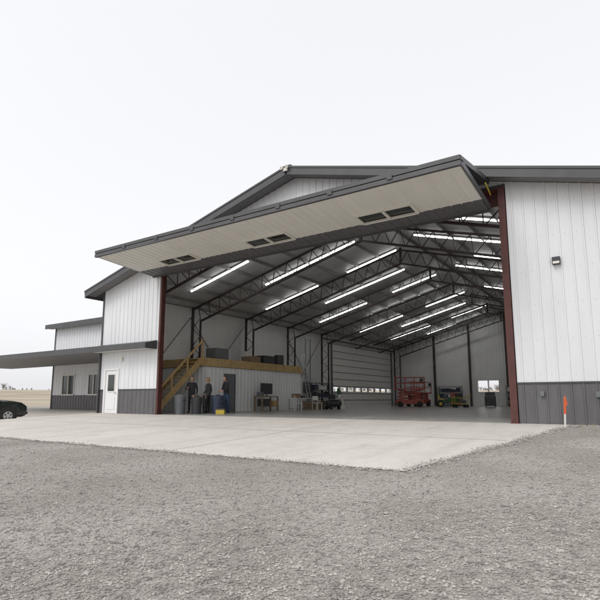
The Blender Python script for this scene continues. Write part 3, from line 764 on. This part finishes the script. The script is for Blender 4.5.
# ------------------------------------------------------------ people
def person(loc,rot,top,pants,lean=0.0,armL=None,armR=None,stride=0.0,hgt=1.75,hairlong=False,hairm='hair'):
    me=bpy.data.meshes.new('p'); V=[];E=[];Rr=[]
    def v(p,r,r2=None): V.append(p); Rr.append((r,r2 or r)); return len(V)-1
    def chain(st,pts):
        a=st
        for p,r in pts:
            b=v(p,*(r if isinstance(r,tuple) else (r,))); E.append((a,b)); a=b
        return a
    ly=lean
    pel=v((0,0,.95),.155,.115)
    sp=v((0,.3*ly,1.13),.145,.11); E.append((pel,sp))
    ch=v((0,.7*ly,1.36),.165,.12); E.append((sp,ch))
    nk=v((0,.9*ly,1.49),.06); E.append((ch,nk))
    hb=v((0,.01+1.0*ly,1.57),.055); E.append((nk,hb))
    for s in(-1,1):
        st=stride*s
        chain(pel,[((s*.095,0,.86),.092),((s*.105,.03+st*.5,.50),.064),((s*.11,st,.10),.045),((s*.125,st+.14,.045),.042)])
        arm=armL if s<0 else armR
        el,wr=arm if arm else ((.255,-.02,1.13),(.25,.08,.90))
        sh=(s*.185,.7*ly,1.42); el=(s*el[0],el[1]+.5*ly,el[2]); wr=(s*wr[0],wr[1]+.4*ly,wr[2])
        a=chain(ch,[(sh,.062),(el,.05),(wr,.034)])
        d=(Vector(wr)-Vector(el)).normalized(); pm=Vector(wr)+d*.07
        palm=chain(a,[(tuple(pm),(.036,.02))])
        side=d.cross(Vector((s,0,0)));
        if side.length<.1: side=Vector((0,1,0))
        side.normalize()
        for k in range(4):
            off=side*(k-1.5)*.019; ln=[.065,.08,.075,.055][k]
            p1=pm+off+d*.035; p2=p1+d*ln*.5+Vector((-s*.008,0,0)); p3=p2+d*ln*.45+Vector((-s*.022,0,0))
            chain(palm,[(tuple(p1),.0095),(tuple(p2),.0085),(tuple(p3),.0075)])
        t1=Vector(wr)+d*.03+side*.035; t2=t1+d*.035+side*.02; chain(a,[(tuple(t1),.011),(tuple(t2),.009)])
    me.from_pydata(V,E,[]); ob=bpy.data.objects.new('tmp',me); scene.collection.objects.link(ob)
    m=ob.modifiers.new('s','SKIN'); m.use_smooth_shade=True
    sv=me.skin_vertices[0].data
    for i,r in enumerate(Rr): sv[i].radius=r
    sv[0].use_root=True
    su=ob.modifiers.new('u','SUBSURF'); su.levels=1; su.render_levels=1
    dg=bpy.context.evaluated_depsgraph_get(); me2=bpy.data.meshes.new_from_object(ob.evaluated_get(dg))
    bpy.data.objects.remove(ob)
    mb=MB(); 
    vs=[tuple(q.co) for q in me2.vertices]
    for k in(top,pants,'skin','black',hairm): mb.mat(k)
    mb.add(vs,[])
    wrs=[]
    for s in(-1,1):
        arm=armL if s<0 else armR
        el,wr=arm if arm else ((.255,-.02,1.13),(.25,.08,.90))
        e=Vector((s*el[0],el[1]+.5*ly,el[2])); w=Vector((s*wr[0],wr[1]+.4*ly,wr[2])); wrs.append((w,(w-e).normalized()))
    for p in me2.polygons:
        c=p.center; g=top
        hand=any((c-w).dot(d)>-.005 and (c-w).length<.25 for w,d in wrs)
        if hand: g='skin'
        elif c.z>1.50: g='skin'
        elif c.z<.10: g='black'
        elif c.z<.92 and abs(c.x)<.235: g=pants
        mb.f.append(list(p.vertices)); mb.mi.append(mb.mats.index(g))
    hx,hy,hz=0,.03+1.05*ly,1.655
    def hd_(p):
        q=p.copy()
        if p.z<0: q.x*=1-.28*(-p.z); q.y*=1-.08*(-p.z)
        if p.y>.75: q.y*=.94
        return q
    mb.mat('skin').ball((hx,hy,hz),.077,.097,.118,18,14,fn=hd_)
    mb.add([(hx-.014,hy+.088,hz-.03),(hx+.014,hy+.088,hz-.03),(hx,hy+.118,hz-.028),(hx,hy+.088,hz+.012)],[(0,1,2),(0,2,3),(2,1,3)])
    for s in(-1,1):
        mb.mat('skin').ball((hx+s*.078,hy-.005,hz-.005),.012,.022,.03,8,6)
        mb.mat('paper').ball((hx+s*.03,hy+.084,hz+.008),.013,.008,.008,8,6); mb.mat('black').ball((hx+s*.03,hy+.091,hz+.008),.005,.003,.006,6,4)
        mb.mat(hairm).box(hx+s*.03-.017,hx+s*.03+.017,hy+.085,hy+.093,hz+.024,hz+.030)
    mb.mat('shirtred').box(hx-.022,hx+.022,hy+.078,hy+.088,hz-.060,hz-.052)
    def hr(p):
        q=p.copy()
        if p.y>.15 and p.z<.45: q*= .80
        if p.z<-.15 and p.y>-.3: q*=.80
        return q
    mb.mat(hairm).ball((hx,hy-.01,hz+.012),.086,.103,.124 if not hairlong else .15,18,14,fn=hr)
    ob=mb.build('person',None,smooth=True)
    ob.location=(loc[0],loc[1],.016); ob.rotation_euler[2]=rot; k=hgt/1.77; ob.scale=(k,k,k)
    return ob
person((-18.0,17.55),rad(-150),'jacket','jacket',armR=((.27,.03,1.14),(.16,.22,1.2)),hgt=1.78)
person((-17.45,18.1),rad(100),'greyhood','jacket',armL=((.26,-.03,1.13),(.22,.14,.96)),hgt=1.72,hairlong=True,hairm='blond')
person((-16.75,18.65),rad(160),'jacket','jean',lean=.08,stride=.12,armL=((.25,.06,1.14),(.15,.26,1.08)),armR=((.25,.05,1.14),(.12,.27,1.05)),hgt=1.8)

# ------------------------------------------------------------ light
w=bpy.data.worlds.new('World'); scene.world=w; w.use_nodes=True
N=w.node_tree.nodes; L=w.node_tree.links; bg=N['Background']; out=N['World Output']
sk=N.new('ShaderNodeTexSky'); sk.sky_type='NISHITA'; sk.sun_disc=False; sk.sun_elevation=rad(48); sk.sun_rotation=rad(200); sk.dust_density=4
hs=N.new('ShaderNodeHueSaturation'); hs.inputs['Saturation'].default_value=.12; L.new(sk.outputs[0],hs.inputs['Color'])
L.new(hs.outputs[0],bg.inputs['Color']); bg.inputs['Strength'].default_value=.06
bg2=N.new('ShaderNodeBackground'); bg2.inputs['Color'].default_value=(.965,.97,1,1); bg2.inputs['Strength'].default_value=.80
ad=N.new('ShaderNodeAddShader'); L.new(bg.outputs[0],ad.inputs[0]); L.new(bg2.outputs[0],ad.inputs[1]); L.new(ad.outputs[0],out.inputs['Surface'])
sl=bpy.data.lights.new('sun','SUN'); sl.energy=1.0; sl.angle=rad(25); sl.color=(1,.97,.93)
so=bpy.data.objects.new('sun',sl); scene.collection.objects.link(so)
az=rad(200); el=rad(48)
sd=Vector((math.sin(az)*math.cos(el),math.cos(az)*math.cos(el),math.sin(el)))
so.rotation_euler=sd.to_track_quat('Z','Y').to_euler(); so.location=(0,-10,30)
# camera
cd=bpy.data.cameras.new('camera'); cd.sensor_width=36; cd.lens=503/600*36; cd.shift_y=.04; cd.clip_end=5000; cd.clip_start=.1
co=bpy.data.objects.new('camera',cd); scene.collection.objects.link(co); co.location=(0,0,.7); co.rotation_euler=(rad(98.5),0,rad(33.7)); scene.camera=co
scene.view_settings.view_transform='Standard'; scene.view_settings.look='None'; scene.view_settings.exposure=0
